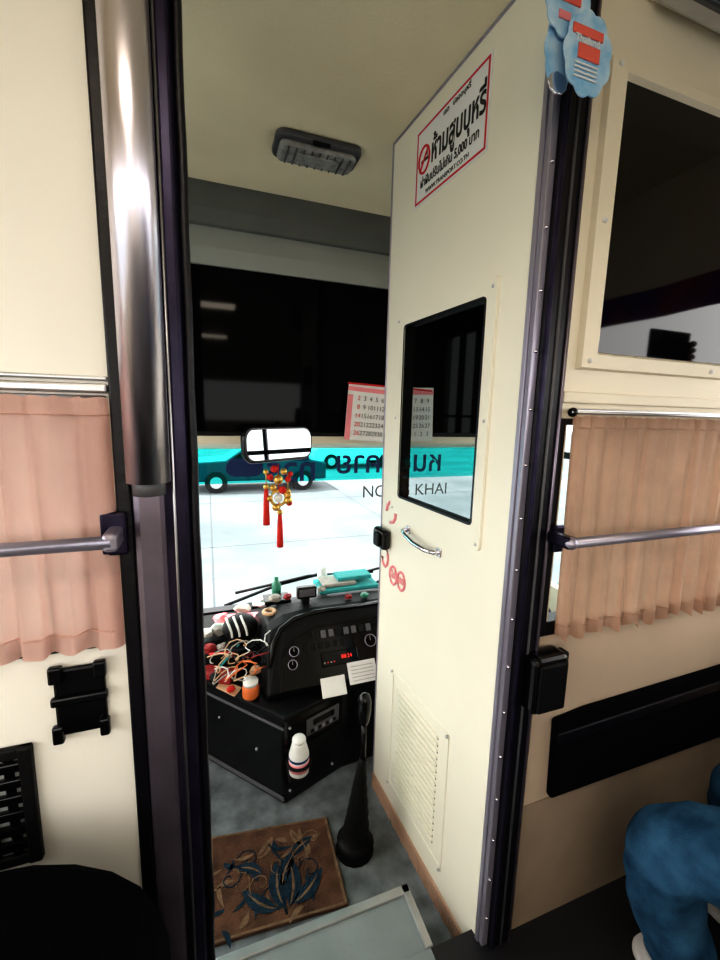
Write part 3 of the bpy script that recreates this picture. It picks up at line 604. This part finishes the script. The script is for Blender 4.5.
tx2=bpy.data.textures.new('fold_wood','WOOD'); tx2.wood_type='BANDNOISE'; tx2.noise_scale=0.10; tx2.turbulence=4
dm2=jo.modifiers.new('fold','DISPLACE'); dm2.texture=tx2; dm2.strength=0.004; dm2.mid_level=0.5; dm2.texture_coords='GLOBAL'
sh=[(px,0.0,0.68),(px,-0.05,0.85),(px,-0.07,1.02),(px,-0.07,1.12),(px-.17,-0.07,1.11),(px-.21,-0.03,0.97),(px-.20,0.05,0.86),(px+.17,-0.07,1.12),(px+.20,0.06,1.16),(px+.19,0.17,1.24),(px,-0.065,1.17)]
skin('shirt',sh,[(0,1),(1,2),(2,3),(3,4),(4,5),(5,6),(3,7),(7,8),(8,9),(3,10)],[(.15,.10),(.15,.10),(.16,.11),(.10,.09),.062,.052,.05,.062,.052,.048,.055],'shirt',ps)
ex=px-0.20
skin('forearm_port',[(ex,0.04,0.865),(ex+.05,0.14,0.78),(ex+.08,0.24,0.715),(ex+.085,0.30,0.70)],[(0,1),(1,2),(2,3)],[.042,.038,.027,(.036,.018)],'skin',ps)
for k in range(4):
    bx2=ex+.085+(k-1.5)*0.018; L=[.055,.065,.06,.048][k]
    skin('finger_port_%d'%k,[(bx2,0.315,0.705),(bx2,0.315+L*.55,0.703),(bx2,0.315+L,0.690),(bx2,0.32+L*1.25,0.677)],[(0,1),(1,2),(2,3)],[.0095,.009,.008,.007],'skin',ps,1)
tx=ex+.085+.03
skin('thumb_port',[(tx-.01,0.285,0.70),(tx+.018,0.31,0.697),(tx+.028,0.335,0.690)],[(0,1),(1,2)],[.012,.010,.008],'skin',ps,1)
hx,hy,hz=1.27,0.40,1.515
skin('forearm_raised',[(px+.19,0.16,1.235),(px+.20,0.24,1.31),(hx,0.34,hz-.09),(hx,0.385,hz-.035)],[(0,1),(1,2),(2,3)],[.042,.038,.027,(.034,.018)],'skin',ps)
phn=E('mobile_phone'); box('case',(hx-.105,hx+.055,hy+.008,hy+.018,hz,hz+.078),'blackp',phn,0.004); box('display',(hx-.100,hx+.050,hy+.006,hy+.008,hz+.004,hz+.074),'blackgl',phn); box('camera_bump',(hx-.098,hx-.07,hy+.018,hy+.021,hz+.045,hz+.072),'grey2',phn,0.002)
for k in range(4):
    zz=hz-.010+k*0.018
    skin('finger_raised_%d'%k,[(hx+.028,hy-.008,zz-.012),(hx+.066,hy+.006,zz),(hx+.062,hy+.027,zz+.002),(hx+.030+k*.003,hy+.030,zz+.003)],[(0,1),(1,2),(2,3)],[.0100,.009,.0085,.007],'skin',ps,1)
skin('thumb_raised',[(hx+.01,hy-.012,hz-.03),(hx+.0,hy-.006,hz+.0),(hx-.004,hy-.001,hz+.03)],[(0,1),(1,2)],[.013,.010,.008],'skin',ps,1)
skin('palm_raised',[(hx,0.385,hz-.035),(hx+.018,hy-.008,hz-.005),(hx+.028,hy-.006,hz+.03)],[(0,1),(1,2)],[.022,.022,.016],'skin',ps)
skin('neck',[(px,-0.065,1.15),(px,-0.05,1.25)],[(0,1)],[.052,.05],'skin',ps)
ball('head',(px,-0.04,1.345),0.10,'skin',ps,(0.78,0.95,1.15)); ball('hair',(px,-0.058,1.375),0.107,'hair',ps,(0.80,0.92,0.98))
ball('nose',(px,0.062,1.335),0.014,'skin',ps,(.8,1,1.4))
for sgn in(-1,1):
    ball('eye',(px+sgn*.03,0.040,1.352),0.011,'white',ps); ball('pupil',(px+sgn*.03,0.049,1.352),0.005,'ink',ps); ball('ear',(px+sgn*.08,-0.04,1.34),0.022,'skin',ps,(.4,.8,1.3))
ball('mouth',(px,0.046,1.293),0.018,'pink',ps,(1.1,.3,.3))
for x,y in((0.925,0.38),(px+.12,0.42)):
    prism('shoe_sole',[(x+p[0],y+0.03+p[1]) for p in roundrect(0.09,0.25,0.04)],'z',0.122,0.14,'white',ps,0.004)
    ball('shoe_upper',(x,y+0.03,0.155),0.045,'shoe',ps,(0.95,2.5,0.9))
se=E('passenger_seat')
box('cushion',(0.74,1.48,-0.32,0.22,0.40,0.51),'seat',se,0.04,seg=4)
prism('backrest',[(-0.22,0.50),(-0.36,0.50),(-0.50,1.30),(-0.46,1.38),(-0.38,1.38),(-0.33,1.28)],'x',0.74,1.48,'seat',se,0.03,seg=3)
boxes('legs',[(0.80,0.84,-0.28,0.20,0.12,0.42),(1.38,1.42,-0.28,0.20,0.12,0.42)],'grey2',se,0.005)
vl=E('added_reflection_cloth')  # unseen cloth strip, added to colour the television screen's reflection
prism('reflection_strip',[(XR-.03+0.01*math.sin(i*1.3),-1.0+i*0.075) for i in range(20)]+[(XR-.02+0.01*math.sin(i*1.3),-1.0+i*0.075) for i in range(19,-1,-1)],'z',1.70,1.80,'reflcloth',vl)

# ---------------------------------------------------------------- unseen saloon lamps, added to light the interior
for i,y in enumerate((-0.25,-1.7)):
    L=E('added_saloon_lamp' if i==0 else 'added_saloon_lamp.001')
    box('housing',(-0.40,0.25,y-0.09,y+0.09,2.135,2.16),'lampb',L,0.01); box('added_lamp_diffuser',(-0.38,0.23,y-0.075,y+0.075,2.125,2.137),'tube',L,0.004)
# ---------------------------------------------------------------- exterior
gd=E('parking_lot'); box('ground',(-60,60,-30,90,-1.3,-1.2),'concrete',gd)
boxes('joints',[(-60,60,4+i*4,4.03+i*4,-1.2,-1.198) for i in range(10)]+[(-12+i*4,-11.97+i*4,0,60,-1.2,-1.198) for i in range(12)],'crack',gd)
def car(name,x,y,m,L=4.3):
    P=E(name,None,Matrix.Translation((x,y,-1.2)))
    prism('body',[(0,.35),(0,.85),(.25,.95),(1.1,1.0),(1.7,1.42),(3.2,1.42),(3.8,1.0),(L,.9),(L,.35)],'y',0,1.7,m,P,0.05)
    prism('windows',[(1.2,1.0),(1.72,1.36),(3.15,1.36),(3.7,1.0)],'y',-0.01,1.71,'blackgl',P)
    for wx in(.8,3.5):
        for wy in(.05,1.65): disc('wheel',(wx,wy,.33),.33,.22,'y','blackm',P)
        disc('hubcap',(wx,-.07,.33),.18,.03,'y','alu',P)
car('parked_car',-0.6,13.5,'cardark'); car('parked_car.001',4.5,18.5,'white')

# ---------------------------------------------------------------- lighting
w=bpy.data.worlds.new('w'); S.world=w; w.use_nodes=True; nt=w.node_tree; bgk=nt.nodes['Background']
sky=nt.nodes.new('ShaderNodeTexSky'); sky.sky_type='HOSEK_WILKIE'; sky.turbidity=6; sky.ground_albedo=0.6; sky.sun_direction=(-0.3,0.5,0.8)
mx=nt.nodes.new('ShaderNodeMixRGB'); mx.inputs[0].default_value=0.8; mx.inputs[2].default_value=(1,0.97,0.93,1)
nt.links.new(sky.outputs[0],mx.inputs[1]); nt.links.new(mx.outputs[0],bgk.inputs[0]); bgk.inputs[1].default_value=2.6
sd=bpy.data.lights.new('sun','SUN'); sd.energy=5; sd.angle=0.02; sd.color=(1,.96,.9); so=bpy.data.objects.new('sun',sd); COL.objects.link(so)
so.rotation_euler=Vector((0.45,-0.35,-1.0)).to_track_quat('-Z','Y').to_euler()
